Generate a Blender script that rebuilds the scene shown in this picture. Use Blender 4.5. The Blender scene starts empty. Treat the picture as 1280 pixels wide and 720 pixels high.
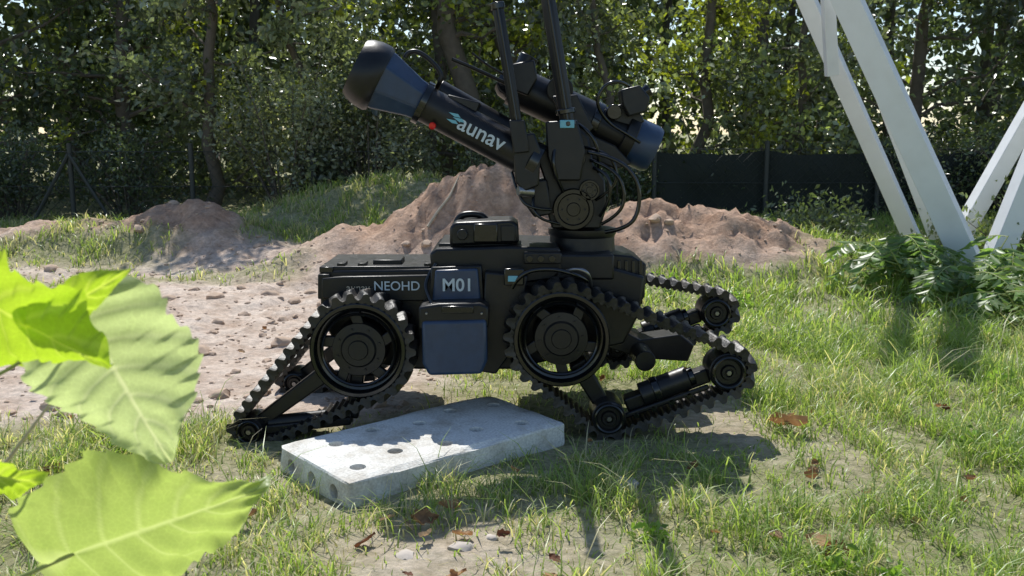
import bpy, math, random
import numpy as np
from mathutils import Vector, Matrix, noise, Euler
random.seed(7); rng=np.random.default_rng(7)
scene=bpy.context.scene
# ------------------------------------------------------------------ camera
PITCH=math.radians(9.2); CAMZ=1.0
cam=bpy.data.cameras.new("camera"); camo=bpy.data.objects.new("camera",cam)
scene.collection.objects.link(camo); scene.camera=camo
camo.location=(0,0,CAMZ); camo.rotation_euler=(math.radians(90)-PITCH,0,0)
cam.lens=33.75; cam.sensor_width=36; cam.clip_end=2000; cam.clip_start=0.05
cam.dof.use_dof=True; cam.dof.focus_distance=3.1; cam.dof.aperture_fstop=9
def S(u,v,y):
    """image pixel coordinates -> metres on the vertical plane at distance y"""
    a=(u-640)/1200; b=(360-v)/1200  # camera ray through the image pixel
    k=y/(math.cos(PITCH)+b*math.sin(PITCH))
    return Vector((a*k,y,CAMZ+k*(-math.sin(PITCH)+b*math.cos(PITCH))))
# ------------------------------------------------------------------ light
SUNEL=math.radians(54); SUNAZ=math.radians(-14)
w=bpy.data.worlds.new("World"); scene.world=w; w.use_nodes=True
nt=w.node_tree; nt.nodes.clear()
sky=nt.nodes.new('ShaderNodeTexSky'); sky.sky_type='NISHITA'; sky.sun_disc=False
sky.sun_elevation=SUNEL; sky.sun_rotation=SUNAZ; sky.dust_density=0.4
bg=nt.nodes.new('ShaderNodeBackground'); bg.inputs[1].default_value=0.15
out=nt.nodes.new('ShaderNodeOutputWorld'); nt.links.new(sky.outputs[0],bg.inputs[0]); nt.links.new(bg.outputs[0],out.inputs[0])
sd=Vector((math.sin(SUNAZ)*math.cos(SUNEL),math.cos(SUNAZ)*math.cos(SUNEL),math.sin(SUNEL)))
sl=bpy.data.lights.new("sun",'SUN'); sl.energy=5.0; sl.angle=math.radians(0.5); sl.color=(1,0.975,0.92)
so=bpy.data.objects.new("sun",sl); scene.collection.objects.link(so); so.rotation_euler=(-sd).to_track_quat('-Z','Y').to_euler(); so.location=(0,5,12)
scene.view_settings.view_transform='Standard'; scene.view_settings.look='None'; scene.view_settings.exposure=0
# ------------------------------------------------------------------ materials
def newmat(n):
    m=bpy.data.materials.new(n); m.use_nodes=True; t=m.node_tree; return m,t,t.nodes['Principled BSDF'],t.nodes['Material Output']
def simple(n,col,rough=0.5,metal=0.0,spec=0.5,nscale=30,var=0.3,bump=0.05,dust=0.0,coat=0):
    m,t,p,o=newmat(n); N=t.nodes; L=t.links
    tc=N.new('ShaderNodeTexCoord'); nz=N.new('ShaderNodeTexNoise'); nz.inputs['Scale'].default_value=nscale; nz.inputs['Detail'].default_value=8
    L.new(tc.outputs['Object'],nz.inputs['Vector'])
    mx=N.new('ShaderNodeMixRGB'); mx.inputs[1].default_value=(*[c*(1-var) for c in col],1); mx.inputs[2].default_value=(*[min(1,c*(1+var)) for c in col],1)
    L.new(nz.outputs[0],mx.inputs[0]); last=mx.outputs[0]
    if dust>0:
        g=N.new('ShaderNodeNewGeometry'); sp=N.new('ShaderNodeSeparateXYZ'); L.new(g.outputs['Normal'],sp.inputs[0])
        n2=N.new('ShaderNodeTexNoise'); n2.inputs['Scale'].default_value=9; n2.inputs['Detail'].default_value=10; L.new(tc.outputs['Object'],n2.inputs['Vector'])
        r=N.new('ShaderNodeValToRGB'); r.color_ramp.elements[0].position=.45; r.color_ramp.elements[1].position=.75; L.new(n2.outputs[0],r.inputs[0])
        ad=N.new('ShaderNodeMath'); ad.operation='MULTIPLY_ADD'; ad.use_clamp=True; L.new(sp.outputs[2],ad.inputs[0]); ad.inputs[1].default_value=.5; ad.inputs[2].default_value=.5
        mu=N.new('ShaderNodeMath'); mu.operation='MULTIPLY'; L.new(ad.outputs[0],mu.inputs[0]); L.new(r.outputs[0],mu.inputs[1])
        m3=N.new('ShaderNodeMath'); m3.operation='MULTIPLY'; m3.inputs[1].default_value=dust; L.new(mu.outputs[0],m3.inputs[0])
        m2=N.new('ShaderNodeMixRGB'); m2.inputs[2].default_value=(.30,.23,.16,1); L.new(last,m2.inputs[1]); L.new(m3.outputs[0],m2.inputs[0]); last=m2.outputs[0]
    L.new(last,p.inputs['Base Color'])
    p.inputs['Metallic'].default_value=metal; p.inputs['Specular IOR Level'].default_value=spec
    rr=N.new('ShaderNodeMapRange'); rr.inputs[3].default_value=max(0,rough-.1); rr.inputs[4].default_value=min(1,rough+.12); L.new(nz.outputs[0],rr.inputs[0]); L.new(rr.outputs[0],p.inputs['Roughness'])
    b=N.new('ShaderNodeBump'); b.inputs['Strength'].default_value=bump; b.inputs['Distance'].default_value=.01; L.new(nz.outputs[0],b.inputs['Height']); L.new(b.outputs[0],p.inputs['Normal'])
    return m
M_black=simple("black_paint",(.006,.0065,.008),.36,dust=.07,nscale=60,spec=.4)
M_blackg=simple("black_gloss",(.004,.005,.006),.16,nscale=20,spec=.6)
M_rubber=simple("rubber",(.010,.010,.010),.45,dust=.30,nscale=80,bump=.3,spec=.5)
M_blue=simple("dark_blue_paint",(.022,.045,.098),.32,dust=.08,nscale=40)
M_steel=simple("steel",(.25,.25,.26),.32,metal=.9,nscale=40)
M_white=simple("decal_white",(.50,.57,.62),.6,var=.05)
M_cyan=simple("decal_cyan",(.16,.42,.52),.5,var=.05)
M_red=simple("red_glow_colour",(.6,.02,.02),.2,var=.1)  # colour for the added red glow spot on the forearm
M_glass=simple("lens_glass",(.004,.005,.008),.06,nscale=5)
M_paintw=simple("white_steel_paint",(.82,.83,.84),.45,nscale=7,var=.06,bump=.1,dust=.18)
M_bark=simple("bark",(.13,.11,.09),.9,nscale=14,var=.5,bump=1)
M_fence=simple("fence_steel",(.05,.055,.05),.6,metal=.3)
M_screen=simple("fence_screen",(.012,.018,.014),.8)
M_stem=simple("green_stem",(.30,.34,.10),.6)
M_twig=simple("dry_twig",(.5,.43,.32),.8)
def concrete():
    m,t,p,o=newmat("concrete"); N=t.nodes; L=t.links
    tc=N.new('ShaderNodeTexCoord'); n=N.new('ShaderNodeTexNoise'); n.inputs['Scale'].default_value=7; n.inputs['Detail'].default_value=12; n.inputs['Roughness'].default_value=.7
    L.new(tc.outputs['Object'],n.inputs['Vector'])
    r=N.new('ShaderNodeValToRGB'); e=r.color_ramp.elements; e[0].position=.32; e[0].color=(.46,.41,.33,1); e[1].position=.56; e[1].color=(.78,.77,.72,1); L.new(n.outputs[0],r.inputs[0])
    n2=N.new('ShaderNodeTexNoise'); n2.inputs['Scale'].default_value=140; n2.inputs['Detail'].default_value=4; L.new(tc.outputs['Object'],n2.inputs['Vector'])
    r2=N.new('ShaderNodeMapRange'); r2.inputs[1].default_value=.3; r2.inputs[2].default_value=.7; r2.inputs[3].default_value=.76; r2.inputs[4].default_value=1.1; L.new(n2.outputs[0],r2.inputs[0])
    mu=N.new('ShaderNodeMixRGB'); mu.blend_type='MULTIPLY'; mu.inputs[0].default_value=1; L.new(r.outputs[0],mu.inputs[1]); L.new(r2.outputs[0],mu.inputs[2]); L.new(mu.outputs[0],p.inputs['Base Color'])
    p.inputs['Roughness'].default_value=.9
    b=N.new('ShaderNodeBump'); b.inputs['Strength'].default_value=.5; b.inputs['Distance'].default_value=.006; L.new(n2.outputs[0],b.inputs['Height']); L.new(b.outputs[0],p.inputs['Normal']); return m
M_conc=concrete()
def foliage(n,trans=.4,rough=.45,spec=.5,tint=(1.25,1.35,.6)):
    m,t,p,o=newmat(n); N=t.nodes; L=t.links
    a=N.new('ShaderNodeAttribute'); a.attribute_name="Col"; L.new(a.outputs['Color'],p.inputs['Base Color'])
    p.inputs['Roughness'].default_value=rough; p.inputs['Specular IOR Level'].default_value=spec
    tr=N.new('ShaderNodeBsdfTranslucent'); mu=N.new('ShaderNodeMixRGB'); mu.blend_type='MULTIPLY'; mu.inputs[0].default_value=1; mu.inputs[2].default_value=(*tint,1)
    L.new(a.outputs['Color'],mu.inputs[1]); L.new(mu.outputs[0],tr.inputs[0])
    mx=N.new('ShaderNodeMixShader'); mx.inputs[0].default_value=trans; L.new(p.outputs[0],mx.inputs[1]); L.new(tr.outputs[0],mx.inputs[2]); L.new(mx.outputs[0],o.inputs[0]); return m
M_tree=foliage("tree_leaves",.38,.28,1.0,(1.6,1.7,.75)); M_grass=foliage("grass_blades",.5,.38,.55,(1.65,1.7,.8)); M_dead=foliage("dead_leaf",.25,.7,.2,(1.3,1.,.7))
# ------------------------------------------------------------------ mesh helpers
def link(o,parent=None):
    scene.collection.objects.link(o)
    if parent: o.parent=parent
    return o
def empty(n):
    o=bpy.data.objects.new(n,None); o.empty_display_size=.1; return link(o)
def mk(n,vs,fs,mat,parent=None,smooth=30,bevel=0,segs=2):
    me=bpy.data.meshes.new(n); me.from_pydata([tuple(v) for v in vs],[],fs); me.validate(); me.update()
    import bmesh
    bm=bmesh.new(); bm.from_mesh(me); bmesh.ops.recalc_face_normals(bm,faces=bm.faces); bm.to_mesh(me); bm.free()
    if smooth:
        me.polygons.foreach_set("use_smooth",[True]*len(me.polygons)); me.set_sharp_from_angle(angle=math.radians(smooth))
    if mat: me.materials.append(mat)
    o=link(bpy.data.objects.new(n,me),parent)
    if bevel:
        b=o.modifiers.new("bevel",'BEVEL'); b.width=bevel; b.segments=segs; b.limit_method='ANGLE'; b.angle_limit=math.radians(35); b.harden_normals=False
    return o
def prism(n,pts,y0,y1,mat,parent,bevel=.004):
    k=len(pts); vs=[(x,y0,z) for x,z in pts]+[(x,y1,z) for x,z in pts]
    fs=[tuple(range(k)),tuple(range(2*k-1,k-1,-1))]+[(i,(i+1)%k,k+(i+1)%k,k+i) for i in range(k)]
    return mk(n,vs,fs,mat,parent,30,bevel)
def SP(pts,y): return [(S(u,v,y).x,S(u,v,y).z) for u,v in pts]
def sprism(n,pts,y0,y1,mat,parent,bevel=.004): return prism(n,SP(pts,y0),y0,y1,mat,parent,bevel)
def sbox(n,u0,v0,u1,v1,y0,y1,mat,parent,bevel=.004): return sprism(n,[(u0,v0),(u1,v0),(u1,v1),(u0,v1)],y0,y1,mat,parent,bevel)
def frame(ax):
    ax=Vector(ax).normalized(); up=Vector((0,0,1)) if abs(ax.z)<.9 else Vector((1,0,0))
    a=ax.cross(up).normalized(); return ax,a,ax.cross(a).normalized()
def lathe(n,org,ax,prof,mat,parent,seg=40,smooth=32,bevel=0,rot=0):
    ax,a,b=frame(ax); org=Vector(org); vs=[];fs=[]
    for s,r in prof:
        for i in range(seg):
            t=2*math.pi*i/seg+rot; vs.append(org+ax*s+(a*math.cos(t)+b*math.sin(t))*max(r,1e-5))
    for j in range(len(prof)-1):
        for i in range(seg):
            fs.append((j*seg+i,j*seg+(i+1)%seg,(j+1)*seg+(i+1)%seg,(j+1)*seg+i))
    if prof[0]!=prof[-1]:
        fs.append(tuple(range(seg))[::-1]); fs.append(tuple(range((len(prof)-1)*seg,len(prof)*seg)))
    return mk(n,vs,fs,mat,parent,smooth,bevel)
def cyl(n,p0,p1,r0,mat,parent,r1=None,seg=28,bevel=.003,rot=0):
    p0=Vector(p0);p1=Vector(p1); L=(p1-p0).length
    return lathe(n,p0,p1-p0,[(0,r0),(L,r0 if r1 is None else r1)],mat,parent,seg,bevel=bevel,rot=rot)
def tubemesh(vs,fs,pts,rs,seg=7):
    base=len(vs); k=len(pts); pts=[Vector(p) for p in pts]
    for i,p in enumerate(pts):
        d=(pts[min(i+1,k-1)]-pts[max(i-1,0)]); _,a,b=frame(d if d.length>1e-6 else (0,0,1))
        if i and (a.dot(pa)<0): a=-a;b=-b
        pa=a
        for j in range(seg):
            t=2*math.pi*j/seg; vs.append(p+(a*math.cos(t)+b*math.sin(t))*rs[i])
    for i in range(k-1):
        for j in range(seg): fs.append((base+i*seg+j,base+i*seg+(j+1)%seg,base+(i+1)*seg+(j+1)%seg,base+(i+1)*seg+j))
def cable(n,pts,r,mat,parent):
    c=bpy.data.curves.new(n,'CURVE'); c.dimensions='3D'; c.bevel_depth=r; c.bevel_resolution=3; c.resolution_u=10
    s=c.splines.new('NURBS'); s.points.add(len(pts)-1)
    for i,p in enumerate(pts): s.points[i].co=(*p,1)
    s.use_endpoint_u=True; s.order_u=3; c.materials.append(mat); return link(bpy.data.objects.new(n,c),parent)
def text(n,s,loc,size,mat,parent,ang=0,bold=0):
    c=bpy.data.curves.new(n,'FONT'); c.body=s; c.size=size; c.extrude=.0006; c.offset=bold; c.align_x='CENTER'; c.align_y='CENTER'; c.materials.append(mat)
    o=link(bpy.data.objects.new(n,c),parent); o.location=loc; o.rotation_euler=(math.pi/2,ang,0); return o
def npmesh(n,V,F,mat,parent=None,col=None,smooth=False):
    me=bpy.data.meshes.new(n); m,k=F.shape
    me.vertices.add(len(V)); me.vertices.foreach_set("co",V.astype(np.float32).ravel())
    me.loops.add(m*k); me.loops.foreach_set("vertex_index",F.astype(np.int32).ravel())
    me.polygons.add(m); me.polygons.foreach_set("loop_start",np.arange(0,m*k,k,dtype=np.int32))
    if smooth: me.polygons.foreach_set("use_smooth",np.ones(m,dtype=bool))
    me.update(calc_edges=True)
    if col is not None:
        ca=me.color_attributes.new("Col",'FLOAT_COLOR','POINT'); c=np.ones((len(V),4),np.float32); c[:,:3]=col; ca.data.foreach_set("color",c.ravel())
    me.materials.append(mat); return link(bpy.data.objects.new(n,me),parent)
# ------------------------------------------------------------------ terrain
def axis(dense0,dense1,step,far,g=1.16):
    a=list(np.arange(dense0,dense1+1e-6,step)); s=step
    while a[-1]<far: s*=g; a.append(a[-1]+s)
    s=step
    while a[0]>-far: s*=g; a.insert(0,a[0]-s)
    return np.array(a)
XS=axis(-4.8,5.0,.036,500); YS=axis(1.6,9.4,.036,500)
def sm(x): x=np.clip(x,0,1); return x*x*(3-2*x)
GX,GY=np.meshgrid(XS,YS)
NL=np.array([[noise.fractal((x*.9,y*.9,0.3),1.0,2.0,4) for x in XS] for y in YS])
NH=np.array([[noise.fractal((x*4.5,y*4.5,5.3),0.7,2.0,6) for x in XS] for y in YS])
def gauss(cx,cy,rx,ry): return np.exp(-(np.abs((GX-cx)/rx)**2.2+np.abs((GY-cy)/ry)**2.2))
mound=(gauss(-3.3,7.5,.85,.45)*.22+gauss(-2.4,7.4,.45,.45)*.24+gauss(-.10,6.9,.50,.6)*.50+gauss(-.75,6.7,.8,.55)*.26+gauss(.5,6.9,.7,.7)*.20+gauss(1.2,6.7,.85,.65)*.30+gauss(1.95,6.8,.7,.5)*.15)
slope=gauss(-1.6,8.7,.9,1.0)*.28+gauss(-.5,8.9,1,.8)*.35
far=sm((GY-4.5)/5)*.12
robotflat=1-gauss(0,3.2,1.2,.8)*.8
mid=sm((GY-3.2)/2.)
RG=1-np.abs(NH)*2.2
HZ=.012+mound*(1+.22*NL)+slope+far+NL*.035*robotflat*sm((14-np.hypot(GX,GY-3))/6)+NH*.018*robotflat*(0.4+mid)+(NH*.11+RG*.02)*np.clip(mound*1.8,0,1)
HZ=np.where(np.hypot(GX,GY)>40,.1,HZ)
e=NL*.45+NH*.12
left=sm((GY-3.05+e*.6)/.35)*sm((-.15+(GY-3.2)*.28-GX+e)/.5)*sm((7.0-GY)/.6)
back=sm((GY-4.6+e)/.6)*sm((GX+3+e)/.8)*sm((.7-GX+e)/.5)*sm((7.6-GY)/.6)
mm=sm((mound*(1+.8*NL)-.11+e*.10)/.10)
sand=np.clip(np.maximum(np.maximum(left,back),mm),0,1)
strip=sm(1-np.abs(GY-6.25-e*.4)/.32)*sm((-1.2-GX)/.4)*.75
sand=sand*(1-strip)
patch=np.clip(gauss(-.15,2.15,.4,.3)*.65+gauss(-.9,2.6,.45,.2)*.4,0,1)+sm((NL-.18)/.5)*.5*(GY<5)*sm((1.5-GX)/.8)
GM=np.clip(1-sand,0,1)*(1-np.clip(patch,0,.85))
def sample(A,x,y):
    fx=np.interp(x,XS,np.arange(len(XS))); fy=np.interp(y,YS,np.arange(len(YS)))
    ix=np.clip(fx.astype(int),0,len(XS)-2); iy=np.clip(fy.astype(int),0,len(YS)-2); tx=fx-ix; ty=fy-iy
    return (A[iy,ix]*(1-tx)+A[iy,ix+1]*tx)*(1-ty)+(A[iy+1,ix]*(1-tx)+A[iy+1,ix+1]*tx)*ty
def h(x,y): return float(sample(HZ,np.array([x]),np.array([y]))[0])
nx,ny=len(XS),len(YS)
V=np.stack([GX.ravel(),GY.ravel(),HZ.ravel()],1)
ii,jj=np.meshgrid(np.arange(nx-1),np.arange(ny-1)); b0=(jj*nx+ii).ravel(); F=np.stack([b0,b0+1,b0+nx+1,b0+nx],1)
def groundmat():
    m,t,p,o=newmat("ground"); N=t.nodes; L=t.links
    a=N.new('ShaderNodeAttribute'); a.attribute_name="Col"; sp=N.new('ShaderNodeSeparateColor'); L.new(a.outputs['Color'],sp.inputs[0])
    tc=N.new('ShaderNodeTexCoord')
    def nz(s,d=10,r=.6):
        n=N.new('ShaderNodeTexNoise'); n.inputs['Scale'].default_value=s; n.inputs['Detail'].default_value=d; n.inputs['Roughness'].default_value=r; L.new(tc.outputs['Object'],n.inputs['Vector']); return n
    n2=nz(28,12,.75); n3=nz(5,10,.7)
    r1=N.new('ShaderNodeValToRGB'); e=r1.color_ramp.elements; e[0].position=.33; e[0].color=(.50,.37,.28,1); e[1].position=.60; e[1].color=(.74,.62,.52,1); L.new(n3.outputs[0],r1.inputs[0])
    r1b=N.new('ShaderNodeMixRGB'); r1b.blend_type='MULTIPLY'; r1b.inputs[0].default_value=.9
    r1c=N.new('ShaderNodeMapRange'); r1c.inputs[1].default_value=.35; r1c.inputs[2].default_value=.6; r1c.inputs[3].default_value=.62; r1c.inputs[4].default_value=1.1; L.new(n2.outputs[0],r1c.inputs[0]); L.new(r1.outputs[0],r1b.inputs[1]); L.new(r1c.outputs[0],r1b.inputs[2])
    md=N.new('ShaderNodeMixRGB'); md.blend_type='MULTIPLY'; md.inputs[2].default_value=(.74,.61,.53,1); L.new(sp.outputs[1],md.inputs[0]); L.new(r1b.outputs[0],md.inputs[1])
    r2=N.new('ShaderNodeValToRGB'); e=r2.color_ramp.elements; e[0].position=.35; e[0].color=(.14,.16,.05,1); e[1].position=.64; e[1].color=(.45,.41,.26,1); L.new(n2.outputs[0],r2.inputs[0])
    mx=N.new('ShaderNodeMixRGB'); L.new(sp.outputs[0],mx.inputs[0]); L.new(md.outputs[0],mx.inputs[1]); L.new(r2.outputs[0],mx.inputs[2]); L.new(mx.outputs[0],p.inputs['Base Color'])
    p.inputs['Roughness'].default_value=.95; p.inputs['Specular IOR Level'].default_value=.15
    ad=N.new('ShaderNodeMath'); ad.operation='ADD'; L.new(n2.outputs[0],ad.inputs[0]); L.new(n3.outputs[0],ad.inputs[1])
    b=N.new('ShaderNodeBump'); b.inputs['Strength'].default_value=.7; b.inputs['Distance'].default_value=.03; L.new(ad.outputs[0],b.inputs['Height']); L.new(b.outputs[0],p.inputs['Normal']); return m
cc=np.zeros((nx*ny,3)); cc[:,0]=GM.ravel(); cc[:,1]=np.clip(mound*4,0,1).ravel()
npmesh("ground",V,F,groundmat(),None,cc,True)
# ------------------------------------------------------------------ grass
BC=[Vector((-.665,2.76)),Vector((-.06,3.27)),Vector((.145,2.93)),Vector((-.464,2.41))]
def grass(N,x0,x1,y0,y1,hmin,hmax,wd):
    x=rng.uniform(x0,x1,N*2); y=rng.uniform(y0,y1,N*2)
    k=np.abs(x)<y*.62+.4; x=x[k]; y=y[k]
    g=sample(GM,x,y); cl=sample(NH,x*1.7%9.0-4.5,y); cl2=sample(NL,(x*2.3)%9.0-4.5,y)
    keep=rng.uniform(0,1,len(x))<np.clip(g,0,1)**1.6*(.25+.75*sm((cl+.35)/.7))
    under=(y>2.86)&(y<3.75)&(x>-.85)&(x<.80); keep&=~(under&(rng.uniform(0,1,len(x))<.75))
    ins=np.ones(len(x),bool)
    for i in range(4):
        a=BC[i];b=BC[(i+1)%4]; ins&=((b.x-a.x)*(y-a.y)-(b.y-a.y)*(x-a.x)<0.004)
    keep&=~ins
    x=x[keep][:N]; y=y[keep][:N]; cl=cl[keep][:N]; cl2=cl2[keep][:N]; g=g[keep][:N]; k=len(x)
    z=sample(HZ,x,y); H=rng.uniform(hmin,hmax,k)*(.5+.8*sm((cl+.3)/.8))*(.5+.5*g); W=wd*rng.uniform(.6,1.3,k)
    H*=np.where((y>2.6)&(y<3.75)&(x>-.85)&(x<.85),.55,1)
    H*=1+.30*sm((x-1.1)/.8)
    th=rng.uniform(0,2*np.pi,k); lean=rng.uniform(.2,1.6,k)*H; ph=th+np.pi/2+rng.normal(0,.4,k)
    d=np.stack([np.cos(ph),np.sin(ph),0*ph],1); s=np.stack([np.cos(th),np.sin(th),0*th],1)
    P=np.stack([x,y,z-.004],1); vs=[]
    for f,wf,lf in((0,1,0),(.4,.85,.13),(.75,.55,.48),(1,0.06,1.)):
        c=P+d*(lean*lf)[:,None]; c[:,2]+=H*(f if f<1 else .86)
        vs+= [c-s*(W*wf/2)[:,None],c+s*(W*wf/2)[:,None]]
    V=np.stack(vs,1).reshape(-1,3); b=(np.arange(k)*8)[:,None]
    F=np.concatenate([b+np.array([[0,1,3,2]]),b+np.array([[2,3,5,4]]),b+np.array([[4,5,7,6]])],0)
    t=rng.uniform(0,1,k); dry=(t<.12+.20*sm((.7-x)/.8)+.25*sm((cl2-.1)/.4)); c=np.empty((k,3)); q=rng.uniform(0,1,k)[:,None]
    c[:]=np.array([.18,.28,.065])*(1-q)+np.array([.37,.46,.15])*q; c[dry]=(np.array([.58,.53,.36])*(.7+.5*q))[dry]
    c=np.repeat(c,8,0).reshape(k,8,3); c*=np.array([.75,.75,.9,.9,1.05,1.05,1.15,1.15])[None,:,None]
    return V,F,c.reshape(-1,3)
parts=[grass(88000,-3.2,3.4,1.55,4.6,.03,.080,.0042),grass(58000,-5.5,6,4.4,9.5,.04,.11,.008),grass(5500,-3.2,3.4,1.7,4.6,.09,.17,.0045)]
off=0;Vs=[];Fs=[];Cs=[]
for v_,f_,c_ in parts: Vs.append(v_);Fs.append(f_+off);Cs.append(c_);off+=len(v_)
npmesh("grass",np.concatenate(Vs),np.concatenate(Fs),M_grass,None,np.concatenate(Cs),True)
# ------------------------------------------------------------------ leaves
def leafcloud(P,size,col,D=None,asp=.5,up=0.0):
    k=len(P)
    if D is None: D=rng.normal(0,1,(k,3)); D[:,2]-=.3
    D=D/np.linalg.norm(D,axis=1)[:,None]
    R=rng.normal(0,1,(k,3))
    if up: R=R*(1-up); R+=np.cross(D,np.array([0,0,1.]))*up*2
    Sd=R-D*(R*D).sum(1)[:,None]; Sd/=np.linalg.norm(Sd,axis=1)[:,None]; Nn=np.cross(D,Sd)
    L=size[:,None]
    a=P; t=P+D*L-Nn*L*.12; l=P+D*L*.42+Sd*L*asp/2+Nn*L*.07; r=P+D*L*.42-Sd*L*asp/2+Nn*L*.07
    V=np.stack([a,l,t,r],1).reshape(-1,3); b=(np.arange(k)*4)[:,None]; F=np.concatenate([b+np.array([[0,1,2]]),b+np.array([[0,2,3]])],0)
    return V,F,np.repeat(col,4,0)
def tree(name,x,y,H,tr,R,nleaf,zc0,tint,lsize=.07,yel=.12):
    P=empty(name); vs=[];fs=[]; z0=h(x,y)-.1; base=Vector((x,y,z0)); pts=[base.copy()]; n=9
    drift=Vector((random.uniform(-.16,.16),random.uniform(-.1,.1),0))
    for i in range(1,n+1): pts.append(base+Vector((random.gauss(0,.08),random.gauss(0,.06),H*.95*i/n))+drift*i*.5)
    rs=[tr*(1-.85*i/n)+.008 for i in range(n+1)]; rs[0]*=1.35; tubemesh(vs,fs,pts,rs,9)
    cl=[]
    nl=int(12+H*2.2)
    for i in range(nl):
        f=zc0/H+(1-zc0/H)*(i+random.random())/nl; k=f*n; a=int(min(k,n-1)); s=pts[a].lerp(pts[a+1],k-a)
        ang=random.uniform(0,2*math.pi); ln=R*random.uniform(.5,1.1)*(1-.55*max(0,f-.5)*2*.8)
        d=Vector((math.cos(ang),math.sin(ang),random.uniform(-.15,.6))); lp=[s]
        for j in range(1,5): lp.append(s+d*ln*j/4+Vector((random.gauss(0,.05),random.gauss(0,.05),random.gauss(0,.05)+.02*j*j*.3)))
        rb=max(.01,tr*.35*(1-f*.6)); tubemesh(vs,fs,lp,[rb,rb*.75,rb*.5,rb*.3,.004],5)
        for q in lp[2:]: cl.append(q)
        for j in range(3):
            s2=lp[random.randint(1,3)]; d2=Vector((random.gauss(0,1),random.gauss(0,1),random.gauss(.2,.6))).normalized()*ln*random.uniform(.3,.55)
            tubemesh(vs,fs,[s2,s2+d2*.5+Vector((0,0,.03)),s2+d2],[rb*.4,rb*.25,.003],4); cl.append(s2+d2); cl.append(s2+d2*.6)
    mk("trunk_and_limbs",vs,fs,M_bark,P,50)
    C=np.array([tuple(c) for c in cl]); wts=rng.uniform(.1,2.2,len(C)); wts/=wts.sum(); ci=rng.choice(len(C),nleaf,p=wts)
    sg=rng.uniform(.06,.20,len(C)); cb=rng.uniform(.45,1.8,len(C)); yl=rng.uniform(0,1,len(C))<yel
    Q=C[ci]+rng.normal(0,1,(nleaf,3))*sg[ci][:,None]*np.array([1,1,.7]); Q[:,2]=np.maximum(Q[:,2],z0+.15)
    col=np.array(tint)[None,:]*cb[ci][:,None]*rng.uniform(.7,1.35,(nleaf,1)); yc=np.array([.36,.40,.055]); col[yl[ci]]=yc*rng.uniform(.7,1.2,(yl[ci].sum(),1))  # yellow-green clumps put sunlit patches into the leaf colour
    v_,f_,c_=leafcloud(Q,lsize*rng.uniform(.6,1.3,nleaf),col,asp=.6); npmesh("crown_leaves",v_,f_,M_tree,P,c_); return P
G1=(.155,.18,.115);G2=(.10,.13,.07);G3=(.17,.205,.09)
T=[(-5.6,10.6,4.6,.11,1.3,7500,.7,G2),(-4.2,11.2,5.2,.10,1.4,8500,.5,G2),(-3.2,10.0,4.0,.07,1.2,8000,.35,G1),(-1.9,10.1,3.5,.06,1.2,9000,.2,G1),(-.9,11.0,5.0,.08,1.2,7500,.6,G1),
 (-.38,10.3,6.5,.13,1.1,2800,1.9,G3),(.15,11.4,5.2,.10,1.2,6000,.7,G3),(.95,10.4,4.4,.05,1.2,6500,.7,G1),(2.0,10.9,5.2,.07,1.3,7000,.6,G3),(3.1,10.5,4.4,.05,1.3,6500,.6,G1),(4.4,11.0,5.2,.09,1.4,7500,.8,G2),(5.6,10.3,4.4,.09,1.3,7500,.4,G2),(-7.2,11.3,5.2,.12,1.5,6000,.5,G2),(7.4,11.2,5.2,.12,1.5,6000,.5,G2)]
for i,(x,y,H,tr,R,nl,zc,tint) in enumerate(T): tree("broadleaf_tree",x,y,H,tr,R,nl,zc,tint,lsize=.08,yel=.55 if x in(-.38,.15,2.0) else .10)  # three trees get more clumps coloured as sun patches
P=empty("distant_trees"); vs=[];fs=[]
cl=[]
for i in range(46):
    x=random.uniform(-14,14); y=random.uniform(13.0,19); H=random.uniform(5,8); b_=Vector((x,y,0))
    tubemesh(vs,fs,[b_,b_+Vector((random.gauss(0,.2),0,H*.5)),b_+Vector((random.gauss(0,.3),0,H))],[.10,.07,.02],6)
    for j in range(26 if x>-1 else 34): cl.append((x+random.gauss(0,.9),y+random.gauss(0,.8),random.uniform(.3,H)))
mk("trunks",vs,fs,M_bark,P,50)
C=np.array(cl); n=68000; ci=rng.integers(0,len(C),n); Q=C[ci]+rng.normal(0,.38,(n,3)); Q[:,2]=np.maximum(Q[:,2],.1)
cb=rng.uniform(.5,1.7,len(C)); col=np.array([.095,.12,.055])*cb[ci][:,None]*rng.uniform(.7,1.3,(n,1))
v_,f_,c_=leafcloud(Q,rng.uniform(.13,.24,n),col,asp=.7); npmesh("crowns",v_,f_,M_tree,P,c_)
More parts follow.
